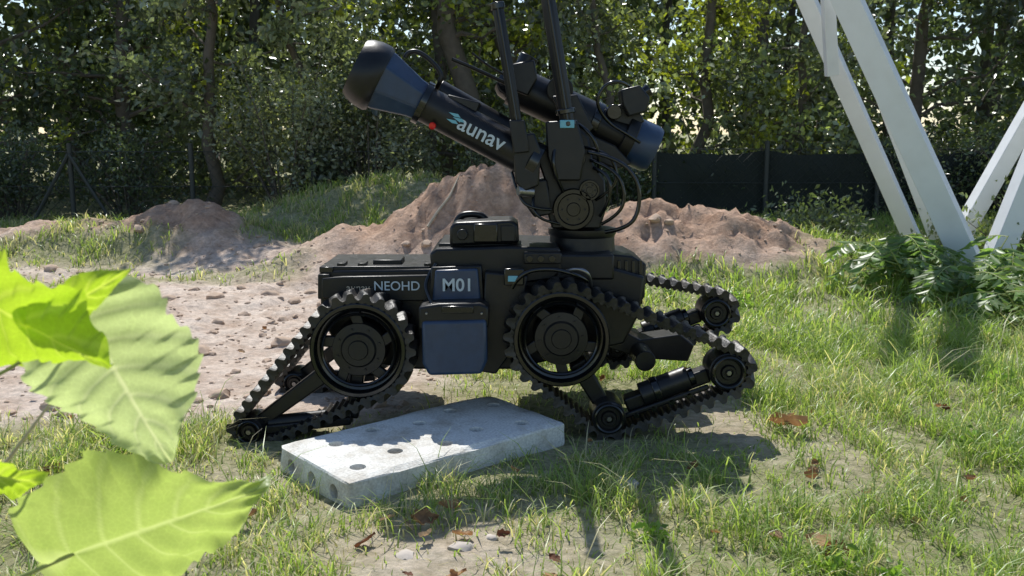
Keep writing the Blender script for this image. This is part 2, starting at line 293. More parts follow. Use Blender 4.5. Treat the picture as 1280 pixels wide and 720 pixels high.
def bush(name,x,y,rx,rz,n,tint,ls=.05,sg=.10,ns=26):
    P=empty(name); vs=[];fs=[];cl=[];z0=h(x,y)
    for i in range(ns):
        a=random.uniform(0,6.28); r=random.uniform(.1,1)*rx; e_=Vector((x+math.cos(a)*r,y+math.sin(a)*r*.7,z0+rz*random.uniform(.3,1)*(1-.35*(r/rx)**2)))
        s=Vector((x+math.cos(a)*.1*min(1,rx),y+math.sin(a)*.1*min(1,rx),z0-.05)); m_=s.lerp(e_,.5)+Vector((0,0,.1*rz)); tubemesh(vs,fs,[s,m_,e_],[.014*min(1,rz),.009*min(1,rz),.003*min(1,rz)],5)
        cl+=[e_,m_.lerp(e_,.5),m_]
    mk("stems",vs,fs,M_bark if rz>.3 else M_stem,P,50)
    C=np.array([tuple(c) for c in cl]); ci=rng.integers(0,len(C),n); Q=C[ci]+rng.normal(0,sg,(n,3)); Q[:,2]=np.maximum(Q[:,2],z0+.01)
    cb=rng.uniform(.6,1.4,len(C)); col=np.array(tint)*cb[ci][:,None]*rng.uniform(.7,1.3,(n,1))
    v_,f_,c_=leafcloud(Q,ls*rng.uniform(.6,1.3,n),col,asp=.5); npmesh("leaves",v_,f_,M_tree if rz>.3 else M_grass,P,c_)
GB=(.23,.25,.16)
for x,y,rx,rz,n,tt in[(-5,9.6,.8,1.0,4000,G2),(-3.9,9.8,.8,.9,4000,G2),(-2.2,9.4,.9,1.7,7000,GB),(-1.4,9.5,.8,1.6,6000,GB),(-.2,9.6,.8,.9,3500,G1),(1.1,9.9,.8,.8,3500,G2),(2.2,10.2,.8,.8,3500,G2),(4.0,9.7,.8,.9,3500,G2),(5.0,9.4,.8,1.2,4000,G2)]:
    bush("bush",x,y,rx,rz,n,tt)
for x,y,r_,k in((.72,2.02,.05,60),(.83,1.98,.04,50),(1.45,2.9,.06,60),(.35,2.25,.035,40),(-1.2,2.9,.06,60),(1.9,3.6,.08,80),(1.3,4.4,.08,80),(1.25,5.2,.12,120),(.95,5.6,.12,120)):
    bush("weed",x,y,r_,r_*1.2,k,(.20,.32,.06),.03,.02,7)
# ------------------------------------------------------------------ fence
def fence(x0,x1,y,top,step,screen,brace=()):
    P=empty("wire_fence"); vs=[];fs=[]; x=x0
    while x<=x1+.01:
        zb=h(x,y)-.1; tubemesh(vs,fs,[(x,y,zb),(x,y,top+.08)],[.025,.025],8)
        if any(abs(x-bx)<.3 for bx in brace):
            for s in(-1,1): tubemesh(vs,fs,[(x,y-.03,top-.02),(x+s*.42,y-.03,h(x+s*.42,y)-.05)],[.017,.017],6)
        x+=step
    mk("posts",vs,fs,M_fence,P,50); vs=[];fs=[]
    for zz in (top,top-.33): tubemesh(vs,fs,[(x0,y,zz),(x1,y,zz)],[.004,.004],4)
    s=.09; k=int((x1-x0)/s); zb=min(h(x0,y),h(x1,y)); 
    H=top-zb
    for i in range(-int(H/s),k+1):
        for sg in(1,-1):
            a=x0+i*s; p=(a,y,zb) if sg==1 else (a,y,top); q=(a+H,y,top) if sg==1 else (a+H,y,zb)
            if a<x0 or a+H>x1: continue
            tubemesh(vs,fs,[p,q],[.0022,.0022],3)
    mk("wire_mesh",vs,fs,M_fence,P,0)
    if screen:
        sv=[];sf=[]; nn=110
        for i in range(nn+1):
            xx=x0+(x1-x0)*i/nn; ph=(xx-x0)/step
            for j in range(7):
                zz=zb+.02+(top-.02-zb-.02)*j/6-(.035*abs(math.sin(math.pi*ph))+.008*math.sin(ph*11))*(j/6)
                sv.append((xx,y+.05+.03*math.sin(math.pi*ph)**2*math.sin(j)+.01*math.sin(ph*17+j),zz))
        for i in range(nn):
            for j in range(6): q=i*7+j; sf.append((q,q+7,q+8,q+1))
        mk("shade_screen",sv,sf,M_screen,P,180)
fence(-6.5,-1.0,9.2,.82,1.15,False,brace=(-4.2,))
fence(1.4,7.0,9.5,.84,1.1,True)
# ------------------------------------------------------------------ steel tower
TW=empty("steel_lattice_tower")
def beam(n,p0,p1,wd,dp,face=(0,-1,0)):
    p0=Vector(p0);p1=Vector(p1);ax=(p1-p0).normalized(); f=Vector(face); f=(f-ax*f.dot(ax)).normalized(); s=ax.cross(f).normalized(); t=.014
    prof=[(-wd/2,0),(wd/2,0),(wd/2,-dp),(wd/2-t,-dp),(wd/2-t,-t),(-wd/2+t,-t),(-wd/2+t,-dp),(-wd/2,-dp)]
    vs=[]; 
    for p in(p0,p1):
        for a,b in prof: vs.append(p+s*a+f*b)
    k=8; fs=[tuple(range(k))[::-1],tuple(range(k,2*k))]+[(i,(i+1)%k,k+(i+1)%k,k+i) for i in range(k)]
    return mk(n,vs,fs,M_paintw,TW,20,.003)
def ext(p,q,f): return p+(q-p)*f
def bb(n,u0,v0,y0,u1,v1,y1,wd,dp,up=1.0,face=(-.35,-1,0)):
    a=S(u0,v0,y0); b_=S(u1,v1,y1); beam(n,ext(b_,a,up),b_,wd,dp,face)
bb("leg_1",1056,0,6.3,1210,335,6.2,.165,.16,2.2,(-.65,-1,0)); bb("leg_2",1006,0,7.1,1144,312,7.3,.115,.14,2.2,(-.6,-1,0))
bb("leg_3",1085,80,6.75,1168,300,6.9,.07,.1,1.0,(-.5,-1,.0))
bb("leg_4",1290,148,6.6,1203,300,6.6,.12,.09,3.2,(.2,-1,0)); bb("leg_5",1330,130,6.3,1247,335,6.25,.16,.1,2.6,(.2,-1,0))
bb("brace_1",1036,-20,6.6,1042,95,6.65,.08,.07,1.0,(0,-1,0))
for u,v,y in((1216,338,6.2),(1150,312,7.3),(1250,338,6.3)):
    p=S(u,v,y); zz=h(p.x,p.y)
    sx=.17; mk("footing",[(p.x+a*sx,p.y+b_*sx,c) for c in(zz-.2,zz+.05) for a,b_ in((-1,-1),(1,-1),(1,1),(-1,1))],[(0,1,2,3),(4,5,6,7),(0,1,5,4),(1,2,6,5),(2,3,7,6),(3,0,4,7)],M_conc,TW,30,.01)
    for a in(-1,1):
        for b_ in(-1,1): cyl("anchor_bolt",(p.x+a*.12,p.y+b_*.12,zz+.04),(p.x+a*.12,p.y+b_*.12,zz+.09),.009,M_steel,TW,seg=6,bevel=0)
# ------------------------------------------------------------------ concrete block with through holes
def block():
    import bmesh
    O=BC[3]; ex=(BC[2]-BC[3]); ey=(BC[0]-BC[3]); Lx=ex.length; Ly=ey.length; ang=math.atan2(ex.y,ex.x)
    bm=bmesh.new(); r=bmesh.ops.create_cube(bm,size=1); bmesh.ops.scale(bm,vec=(Lx,Ly,.13),verts=bm.verts)
    bmesh.ops.subdivide_edges(bm,edges=[e for e in bm.edges],cuts=14,use_grid_fill=True)
    for v in bm.verts:
        ed=sum((abs(abs(v.co.x)-Lx/2)<1e-4,abs(abs(v.co.y)-Ly/2)<1e-4,abs(abs(v.co.z)-.065)<1e-4))
        if ed>=2:
            k=.003+.010*max(0,noise.noise(v.co*14))+.010*max(0,noise.noise(v.co*5+Vector((3,1,2)))); 
            v.co-=Vector((math.copysign(k,v.co.x) if abs(abs(v.co.x)-Lx/2)<1e-4 else 0,math.copysign(k,v.co.y) if abs(abs(v.co.y)-Ly/2)<1e-4 else 0,math.copysign(k,v.co.z) if abs(abs(v.co.z)-.065)<1e-4 else 0))
    me=bpy.data.meshes.new("b"); bm.to_mesh(me); bm.free(); me.materials.append(M_conc); o=link(bpy.data.objects.new("perforated_concrete_block",me))
    cm=bpy.data.meshes.new("c"); vs=[];fs=[]
    for i in range(5):
        for j in range(2 ):
            cx=-Lx/2+.10+i*(Lx-.2)/4+(.03 if j else -.02); cy=(-.24+.5*j)*Ly+(.02 if i%2 else -.02)
            b0=len(vs)
            for zz in(-.2,.2):
                for k in range(20): vs.append((cx+.023*math.cos(k*math.pi/10),cy+.023*math.sin(k*math.pi/10),zz if zz>0 else -.03))
            fs.append(tuple(b0+k for k in range(20))[::-1]); fs.append(tuple(b0+20+k for k in range(20)))
            for k in range(20): fs.append((b0+k,b0+(k+1)%20,b0+20+(k+1)%20,b0+20+k))
    for i in range(3):
        b0=len(vs); cy=(-.3+.3*i)*Ly
        for xx in(-Lx/2-.05,-Lx/2+.055):
            for k in range(16): vs.append((xx,cy+.022*math.cos(k*math.pi/8),.015+.022*math.sin(k*math.pi/8)))
        fs.append(tuple(b0+k for k in range(16))[::-1]); fs.append(tuple(b0+16+k for k in range(16)))
        for k in range(16): fs.append((b0+k,b0+(k+1)%16,b0+16+(k+1)%16,b0+16+k))
    cm.from_pydata(vs,[],fs); cm.materials.append(M_conc); bmm=bmesh.new(); bmm.from_mesh(cm); bmesh.ops.recalc_face_normals(bmm,faces=bmm.faces); bmm.to_mesh(cm); bmm.free()
    c=link(bpy.data.objects.new("c",cm)); md=o.modifiers.new("holes",'BOOLEAN'); md.operation='DIFFERENCE'; md.object=c; md.solver='EXACT'
    bpy.context.view_layer.update(); dg=bpy.context.evaluated_depsgraph_get(); nm=bpy.data.meshes.new_from_object(o.evaluated_get(dg)); o.modifiers.clear(); o.data=nm
    bpy.data.objects.remove(c); ctr=O+ex/2+ey/2; o.location=(ctr.x,ctr.y,.026); o.rotation_euler=(math.radians(1.2),math.radians(-.6),ang)
block()
# ------------------------------------------------------------------ robot
RB=empty("tracked_bomb_disposal_robot")
YN0,YN1=3.0,3.13; YF0,YF1=3.57,3.70
def hull(pts):
    pts=sorted(set(pts)); 
    def half(p):
        r=[]
        for q in p:
            while len(r)>1 and (r[-1][0]-r[-2][0])*(q[1]-r[-2][1])-(r[-1][1]-r[-2][1])*(q[0]-r[-2][0])<=0: r.pop()
            r.append(q)
        return r
    a=half(pts); b=half(pts[::-1]); return a[:-1]+b[:-1]
def belt(n,circles,y0,y1,pitch=.045):
    pts=[]
    for x,z,r in circles:
        for i in range(90): pts.append((round(x+r*math.cos(i*math.pi/45),6),round(z+r*math.sin(i*math.pi/45),6)))
    H=np.array(hull(pts)); H2=np.vstack([H,H[:1]]); d=np.hypot(*(np.diff(H2,axis=0).T)); s=np.concatenate([[0],np.cumsum(d)]); L=s[-1]
    nl=round(L/pitch); K=nl*8; q=np.arange(K)*L/K; X=np.interp(q,s,H2[:,0]); Z=np.interp(q,s,H2[:,1])
    tx=np.roll(X,-2)-np.roll(X,2); tz=np.roll(Z,-2)-np.roll(Z,2); l=np.hypot(tx,tz); nxx,nzz=tz/l,-tx/l
    M=9; vs=[];fs=[]; ph0=q/L*nl
    for i in range(K):
        for j in range(M):
            c=abs(j/(M-1)*2-1); ph=(ph0[i]+.45*c)%1; lug=1/(1+math.exp(-9*(math.sin(ph*2*math.pi)*.5+.03)))
            if j in(0,M-1): lug*=.92
            o_=.008+.024*lug; vs.append((X[i]+nxx[i]*o_,y0+(y1-y0)*j/(M-1),Z[i]+nzz[i]*o_))
        il=.008*(1 if (ph0[i]*2)%1<.5 else 0)
        vs.append((X[i]-nxx[i]*il,y1-.004,Z[i]-nzz[i]*il)); vs.append((X[i]-nxx[i]*il,y0+.004,Z[i]-nzz[i]*il))
    T_=M+2
    for i in range(K):
        for j in range(T_):
            a=i*T_+j; b=i*T_+(j+1)%T_; c=((i+1)%K)*T_+(j+1)%T_; d_=((i+1)%K)*T_+j; fs.append((a,b,c,d_))
    return mk(n,vs,fs,M_rubber,RB,40)
def wheel(n,x,z,r,y0,y1,rot=0):
    o=(x,y0,z); ax=(0,1,0)
    lathe(n+"_rim",o,ax,[(.004,r-.002),(.0,r-.006),(0,r-.016),(.006,r-.020),(.03,r-.022),(.034,r-.036),(.045,r-.038),(.05,r-.026),(y1-y0-.01,r-.022),(y1-y0,r-.012),(y1-y0,r-.003),(.004,r-.002)],M_blackg,RB,64)
    lathe(n+"_inner_ring",(x,y0+.012,z),ax,[(0,r-.036),(-.004,r-.040),(0,r-.044),(.012,r-.044),(.012,r-.036),(0,r-.036)],M_blackg,RB,64)
    lathe(n+"_hub",o,ax,[(.006,0.0),(.006,.030),(.012,.033),(.012,.052),(.020,.058),(.022,.085),(.034,.090),(.11,.090),(.11,0)],M_black,RB,48)
    for i in range(8):
        t=rot+i*math.pi/4; lathe(n+"_bolt_%d"%i,(x+.070*math.cos(t),y0+.014,z+.070*math.sin(t)),ax,[(0,.004),(.012,.004)],M_black,RB,6)
    for i in range(5):
        t=rot+i*2*math.pi/5; pts=[]
        for (rr,da) in((.082,-.22),(r-.03,-.02),(r-.03,.26),(.082,.24)): pts.append((x+rr*math.cos(t+da),z+rr*math.sin(t+da)))
        prism(n+"_spoke_%d"%i,pts,y0+.026,y0+.048,M_black,RB,.004)
def pulley(n,x,z,r,y0,y1):
    ax=(0,1,0); lathe(n,(x,y0-.004,z),ax,[(.008,0),(.008,.012),(0,.014),(0,.022),(.010,.026),(.010,r*.62),(.002,r*.68),(.002,r*.86),(.010,r*.90),(.012,r-.003),(y1-y0,r-.003),(y1-y0,0)],M_black,RB,40)
    lathe(n+"_ring",(x,y0-.007,z),ax,[(0,r*.70),(.004,r*.72),(.004,r*.82),(0,r*.84),(-.002,r*.77),(0,r*.70)],M_blackg,RB,40)
    lathe(n+"_axle",(x,y0-.008,z),ax,[(0,.008),(.01,.008)],M_steel,RB,6)
def XZ(u,v,y): p=S(u,v,y); return p.x,p.z
wl=XZ(447,439,YN0); wr=XZ(702,425,YN0); R=.157
ln=XZ(311,540,YN0); e1=XZ(911,466,YN0); lo=XZ(761,522,YN0)
belt("left_track",[(*wl,R),(*ln,.046)],YN0,YN1); belt("right_track",[(*wr,R),(*e1,.064),(*lo,.056)],YN0,YN1)
wheel("wheel_front",*wl,R,YN0,YN1,.3); wheel("wheel_rear",*wr,R,YN0,YN1,.9)
pulley("pulley_front",*ln,.046,YN0,YN1); pulley("pulley_end",*e1,.064,YN0,YN1); pulley("pulley_low",*lo,.058,YN0-.012,YN1)
e2=(.775,.325); lo2=(.40,.185)
belt("left_track_far",[(*wl,R),(ln[0]+.02,ln[1]+.01,.048)],YF0,YF1); belt("right_track_far",[(*wr,R),(*e2,.062),(*lo2,.052)],YF0,YF1)
wheel("wheel_front_far",*wl,R,YF0,YF1); wheel("wheel_rear_far",*wr,R,YF0,YF1)
pulley("pulley_front_far",ln[0]+.02,ln[1]+.01,.048,YF0,YF1); pulley("pulley_end_far",*e2,.062,YF0,YF1); pulley("pulley_low_far",*lo2,.052,YF0,YF1)
def arm(n,a,b_,w0,w1,y0,y1,mat=M_black,bev=.006):
    a=Vector(a);b_=Vector(b_); d=(b_-a).normalized(); s=Vector((-d.y,d.x))
    return prism(n,[tuple(a+s*w0),tuple(b_+s*w1),tuple(b_-s*w1),tuple(a-s*w0)],y0,y1,mat,RB,bev)
for tag,a,b_,dy in(("near",lo,e1,0),("far",lo2,e2,YF0-YN0)):
    a=Vector(a);b_=Vector(b_); d=b_-a
    arm("flipper_arm_"+tag,a+d*.16,b_-d*.14,.024,.024,YN0+.045+dy,YN1-.02+dy)
    p=a+d*.30; q=a+d*.70; yy=YN0+.055+dy
    up=Vector((-d.y,d.x)).normalized()*.016
    cyl("flipper_motor_"+tag,(p.x+up.x,yy,p.y+up.y),(q.x+up.x,yy,q.y+up.y),.040,M_black,RB)
    cyl("motor_band_"+tag,(p.x+d.x*.1+up.x,yy,p.y+d.y*.1+up.y),(p.x+d.x*.16+up.x,yy,p.y+d.y*.16+up.y),.044,M_blackg,RB)
    cyl("motor_cap_"+tag,(q.x+up.x,yy,q.y+up.y),(q.x+up.x+d.x*.05,yy,q.y+up.y+d.y*.05),.030,M_blackg,RB)
    for i in range(4):
        c=a+d*(.24+.15*i)+Vector((0,-.036)); cyl("track_roller_%s_%d"%(tag,i),(c.x,YN0+.02+dy,c.y),(c.x,YN1-.02+dy,c.y),.010,M_blackg,RB,seg=16,bevel=.001)
    arm("flipper_plate_"+tag,a+d*.1+Vector((0,-.024)),a+d*.85+Vector((0,-.03)),.009,.009,YN0+.02+dy,YN0+.034+dy)
    arm("flipper_link_"+tag,Vector(wr)+(a-Vector(wr))*.35,a,.03,.026,YN0+.06+dy,YN1-.01+dy)
for tag,dy in(("near",0),("far",YF0-YN0)):
    a=Vector(wl);b_=Vector(ln)
    arm("front_arm_"+tag,a+(b_-a)*.3,b_-(b_-a)*.06,.028,.022,YN0+.05+dy,YN1-.03+dy)
    q=Vector(XZ(436,530,YN0)); cyl("front_motor_"+tag,(b_.x+.05,YN0+.07+dy,b_.y+.008),(q.x,YN0+.07+dy,q.y+.01),.026,M_black,RB); arm("front_low_bar_"+tag,b_+Vector((0,-.01)),q,.016,.014,YN0+.03+dy,YN0+.05+dy)
    arm("front_low_strut_"+tag,q,a,.02,.024,YN0+.06+dy,YN0+.09+dy)
for c in(wl,wr): cyl("axle",(c[0],3.1,c[1]),(c[0],3.6,c[1]),.05,M_black,RB)
q=XZ(800,440,3.3); cyl("lift_tube",(q[0],3.16,q[1]),(q[0],3.56,q[1]),.035,M_black,RB)
sprism("rear_lift_frame",[(745,395),(800,425),(850,418),(868,432),(860,452),(800,448),(745,430)],3.30,3.42,M_black,RB)
# chassis
sprism("chassis",[(398,345),(404,338),(545,336),(640,332),(770,336),(806,346),(800,392),(780,430),(640,462),(520,462),(430,450),(402,400)],3.16,3.55,M_black,RB,.008)
sprism("front_side_panel",[(428,346),(540,344),(540,376),(430,377),(402,372),(402,348)],3.13,3.158,M_black,RB)
sbox("front_top_lid",400,333,538,344,3.17,3.5,M_black,RB)
sbox("front_bumper",397,343,412,374,3.14,3.56,M_black,RB)
sbox("front_latch",466,325,502,334,3.22,3.32,M_black,RB); sbox("front_hook",399,334,416,341,3.16,3.22,M_blackg,RB,.002)
for i,u in enumerate((421,447,530)): sbox("lid_clip_%d"%i,u,329,u+10,337,3.18,3.24,M_black,RB,.002)
sprism("mid_housing",[(537,317),(545,311),(640,308),(700,310),(702,340),(690,350),(640,356),(603,352),(540,345)],3.14,3.52,M_black,RB,.008)
sbox("mid_housing_lid",548,304,640,311,3.2,3.48,M_black,RB)
sprism("side_display_panel",[(544,338),(597,336),(601,376),(540,378)],3.085,3.14,M_blue,RB,.006)
sprism("panel_frame",[(539,334),(602,332),(606,380),(534,382)],3.10,3.145,M_black,RB,.005)
sprism("battery_carrier",[(523,384),(548,380),(600,379),(611,384),(611,410),(523,412)],2.995,3.16,M_black,RB,.008)
sprism("battery_box",[(527,402),(608,400),(609,452),(602,468),(536,470),(528,455)],2.985,3.15,M_blue,RB,.010)
sbox("battery_carrier_lip",552,383,592,392,2.985,3.0,M_blackg,RB,.003)
for u in(533,602): p=S(u,392,2.99); cyl("carrier_screw",(p.x,2.988,p.z),(p.x,3.0,p.z),.004,M_steel,RB,seg=10,bevel=.001)
sprism("mid_column",[(606,340),(660,345),(655,380),(640,440),(620,468),(600,465)],3.09,3.2,M_black,RB,.006)
sbox("rear_deck",640,318,768,350,3.15,3.54,M_black,RB,.008)
sprism("rear_mount",[(765,318),(790,320),(808,330),(806,372),(790,388),(762,388)],3.2,3.5,M_black,RB,.006)
for i in range(4): sbox("rear_cooling_fin_%d"%i,772+i*9,326,776+i*9,380,3.19,3.2,M_blackg,RB,.001)
sbox("connector_block",655,316,702,330,3.10,3.16,M_black,RB,.004); sbox("switch_panel",630,336,655,357,3.06,3.09,M_blackg,RB,.004)
sbox("label",635,345,647,352,3.056,3.06,M_cyan,RB,.0005)
for i in range(3): p=S(662+i*14,323,3.1); cyl("connector_%d"%i,(p.x,3.085,p.z),(p.x,3.11,p.z),.011,M_blackg,RB,seg=14,bevel=.001)
cable("chassis_cable_1",[S(548,395,3.0),S(535,372,3.06),S(530,350,3.1),S(545,330,3.13)],.006,M_blackg,RB)
cable("chassis_cable_2",[S(640,360,3.07),S(650,340,3.05),S(690,335,3.06),S(725,345,3.05),S(735,352,3.1)],.007,M_blackg,RB)
cable("chassis_cable_3",[S(700,342,3.1),S(722,333,3.02),S(740,345,3.02),S(738,362,3.1)],.006,M_steel,RB)
text("decal_model",'NEOHD',S(496,358,3.122),.043,M_white,RB,0,.0002); text("decal_maker",'aunav.',S(449,360,3.122),.034,M_twig,RB)
text("decal_number",'M01',S(572,357,3.08),.058,M_white,RB,0,.0010)
sprism("radio_unit",[(562,284),(568,278),(640,275),(648,281),(649,304),(562,308)],3.18,3.36,M_black,RB,.010)
sbox("radio_front",592,280,622,303,3.165,3.18,M_blackg,RB,.004)
p=S(578,293,3.17); cyl("radio_knob",(p.x,3.155,p.z),(p.x,3.18,p.z),.018,M_black,RB)
sbox("radio_grille",626,282,644,302,3.172,3.18,M_black,RB,.003)
cable("carry_ring",[S(570,282,3.3),S(572,270,3.3),S(590,267,3.3),S(606,270,3.3),S(610,280,3.3)],.012,M_black,RB)
# turret
ty=3.34; c0=S(727,340,ty); c1=S(727,284,ty)
lathe("turret_base",(c0.x,ty,c0.z-.02),(0,0,1),[(0,.135),(.05,.135),(.06,.118),(c1.z-c0.z-.01,.112),(c1.z-c0.z,.118),(c1.z-c0.z+.018,.118),(c1.z-c0.z+.02,0)],M_black,RB,48)
YK=[(690,286),(683,262),(684,235),(672,200),(690,172),(722,158),(736,172),(742,205),(756,225),(758,262),(750,286)]
sprism("turret_yoke",YK,3.24,3.28,M_black,RB,.006); sprism("turret_yoke_far",YK,3.40,3.44,M_black,RB,.006)
sprism("turret_core",[(695,284),(692,240),(700,215),(735,215),(748,240),(746,284)],3.28,3.40,M_black,RB,.006)
for u,v,r,yy in((717,262,.070,3.215),(712,196,.055,3.22),(737,238,.035,3.215)):
    p=S(u,v,yy); lathe("joint_disc",(p.x,yy,p.z),(0,1,0),[(0,0),(0,r*.3),(.006,r*.34),(.006,r*.72),(0,r*.78),(0,r*.95),(.006,r),(.04,r),(.04,0)],M_blackg,RB,40)
    for i in range(6):
        t=i*math.pi/3; lathe("joint_bolt",(p.x+r*.55*math.cos(t),yy,p.z+r*.55*math.sin(t)),(0,1,0),[(0,.004),(.01,.004)],M_black,RB,6)
sprism("shoulder_bracket",[(640,170),(668,166),(676,188),(674,232),(655,240),(644,228)],3.14,3.30,M_black,RB,.006)
sprism("shoulder_lower",[(650,228),(684,224),(690,268),(668,272),(652,250)],3.2,3.36,M_black,RB,.006)
p=S(655,238,3.17); cyl("small_spotlight",(p.x-.02,3.15,p.z),(p.x+.03,3.17,p.z-.005),.018,M_steel,RB,seg=18)
sprism("elbow_plate",[(682,152),(722,150),(732,190),(726,226),(694,226),(684,195)],3.18,3.225,M_black,RB,.006)
def mast(n,u0,v0,u1,v1,y,r):
    a=S(u0,v0,y);b_=S(u1,v1,y); cyl(n,b_,a,r,M_black,RB,seg=8,bevel=.003,rot=.39)
    d=(a-b_)
    for f in(.0,.06): q=b_+d*f; q2=b_+d*(f+.025); cyl(n+"_collar",q,q2,r*1.3,M_blackg,RB,seg=20)
    return a,b_
a,b_=mast("mast_1",622,8,650,178,3.15,.0195); d=(a-b_).normalized(); cyl("mast_1_cap",a-d*.01,a+d*.012,.024,M_blackg,RB,seg=16)
cyl("mast_1_rib",b_+Vector((0,-.020,0)),a+Vector((0,-.020,0)),.004,M_blackg,RB,seg=8,bevel=0)
a,b_=mast("mast_2",668,-110,710,158,3.2,.0255); cyl("mast_2_rib",b_+Vector((0,-.026,0)),a+Vector((0,-.026,0)),.005,M_blackg,RB,seg=8,bevel=0)
sbox("mast_band",700,150,718,160,3.168,3.2,M_cyan,RB,.002)
sprism("mast_1_socket",[(636,150),(656,150),(662,190),(642,192)],3.12,3.18,M_black,RB,.004)
ya=3.2; A=S(668,203,ya); B_=S(528,128,ya); dr=(B_-A).normalized()
cyl("forearm_tube",A,B_,.060,M_black,RB,seg=40)
lathe("forearm_flange",A-dr*.01,dr,[(0,.0),(0,.068),(.03,.068),(.035,.058)],M_blackg,RB,40)
hd=Vector((dr.x,-.10,dr.z)).normalized(); HB=B_
lathe("sensor_housing",HB,hd,[(-.01,0),(-.01,.058),(.012,.068),(.03,.070),(.14,.104),(.155,.106),(.155,0)],M_blue,RB,8,rot=.39,bevel=.005)
lathe("sensor_hood",HB+hd*.15,hd,[(0,.0),(0,.106),(.012,.113),(.045,.112),(.075,.104),(.092,.094),(.088,.086),(.05,.08),(.045,0)],M_black,RB,48)
lathe("sensor_lens",HB+hd*.20,hd,[(0,0),(0,.06),(.006,.055),(.012,.02),(.013,0)],M_glass,RB,32)
lathe("housing_collar",HB-hd*.012,hd,[(0,.06),(0,.074),(.02,.074),(.02,.06),(0,.06)],M_blackg,RB,32)
tang=math.radians(27.5); text("decal_arm",'aunav',S(602,167,3.137),.072,M_white,RB,tang,.0008)
for i,(du,dv) in enumerate(((0,0),(5,6),(-3,8))):
    p=S(568+du,145+dv,3.137); prism("decal_logo_%d"%i,[(p.x-.018,p.z+.012),(p.x+.012,p.z+.006),(p.x+.02,p.z-.006),(p.x,p.z-.002)],p.y-.0008,p.y,M_cyan,RB,0)
p=S(541,157,3.16); lathe("red_glow_spot",(p.x,3.148,p.z),(-.2,-1,-.5),[(0,.0),(0,.012),(.006,.011),(.010,0)],M_red,RB,16)  # small red part added to stand in for a red glow
cyl("secondary_tube",S(548,112,3.36),S(650,170,3.36),.036,M_black,RB); cyl("secondary_tube_tip",S(532,118,3.34),S(560,122,3.36),.028,M_blackg,RB,r1=.036)
sprism("tube_clamp",[(560,118),(600,128),(592,150),(556,134)],3.18,3.4,M_black,RB)
cable("grab_handle",[S(507,72,3.2),S(508,66,3.2),S(522,63,3.2),S(542,78,3.2),S(553,94,3.2),S(549,104,3.2),S(546,112,3.24)],.008,M_black,RB)
cable("antenna_rod",[S(565,74,3.3),S(600,88,3.32),S(640,108,3.36)],.0065,M_black,RB); cable("antenna_rod_2",[S(590,66,3.3),S(610,84,3.32),S(640,98,3.36)],.004,M_black,RB)
yb=3.42; A=S(640,106,yb); B_=S(800,180,yb); dr=(B_-A).normalized()
cyl("upper_tube",A,B_,.070,M_black,RB,seg=40); cyl("upper_tube_ring",A+dr*.30,A+dr*.33,.076,M_blackg,RB,seg=40)
lathe("upper_tube_cap",B_-dr*.035,dr,[(0,.066),(0,.082),(.025,.085),(.075,.085),(.09,.078),(.092,.05),(.092,0)],M_blue,RB,40)
cyl("upper_tube_collar",B_-dr*.07,B_-dr*.03,.089,M_black,RB,seg=40)
lathe("upper_tube_nose",A,-dr,[(0,.06),(.03,.055),(.05,.04),(.05,0)],M_blackg,RB,32)
sprism("upper_clamp",[(640,80),(668,74),(672,98),(660,120),(640,112)],3.3,3.46,M_black,RB,.006)
cyl("upper_motor",S(648,98,3.34),S(662,70,3.34),.032,M_black,RB); cyl("upper_motor_2",S(700,112,3.32),S(700,112,3.5),.045,M_black,RB)
sprism("upper_lever",[(690,120),(722,118),(742,160),(730,172),(706,160)],3.26,3.31,M_black,RB,.005)
sprism("tube_saddle",[(700,150),(770,182),(790,205),(770,212),(720,190),(700,180)],3.34,3.48,M_black,RB,.006)
cy=3.36
sprism("camera_arm",[(758,138),(776,130),(800,140),(806,152),(790,158),(762,150)],cy,cy+.08,M_black,RB,.004)
sprism("camera_body",[(776,112),(800,106),(813,122),(808,140),(786,146),(778,130)],cy-.05,cy+.06,M_black,RB,.006)
cyl("camera_lens",S(803,118,cy),S(812,112,cy),.020,M_glass,RB,r1=.024,seg=24); cyl("camera_disc",S(768,140,cy-.03),S(768,140,cy+.05),.026,M_blackg,RB)
cable("camera_cable",[S(786,108,cy-.05),S(775,100,cy-.1),S(755,106,cy-.1),S(744,128,cy-.1),S(758,152,cy-.05),S(785,168,cy-.06),S(800,178,cy-.04)],.006,M_blackg,RB)
cabs=[([(735,190),(770,196),(798,224),(800,262),(785,286),(757,290)],.007),([(738,200),(768,210),(782,240),(776,268),(752,280)],.006),([(730,184),(756,188),(772,210),(768,236),(745,250)],.005),([(742,210),(762,216),(764,250),(750,270)],.006),([(700,170),(690,190),(694,220),(704,240)],.006),([(712,150),(735,160),(750,190),(748,215)],.006),([(640,215),(648,250),(668,262),(688,262)],.005),([(668,236),(664,258),(676,276),(700,280)],.005)]
for i,(pp,r) in enumerate(cabs): cable("arm_cable_%d"%i,[S(u,v,3.2+.02*(i%3)-(.05 if 0<j<len(pp)-1 else 0)) for j,(u,v) in enumerate(pp)],r,M_blackg,RB)
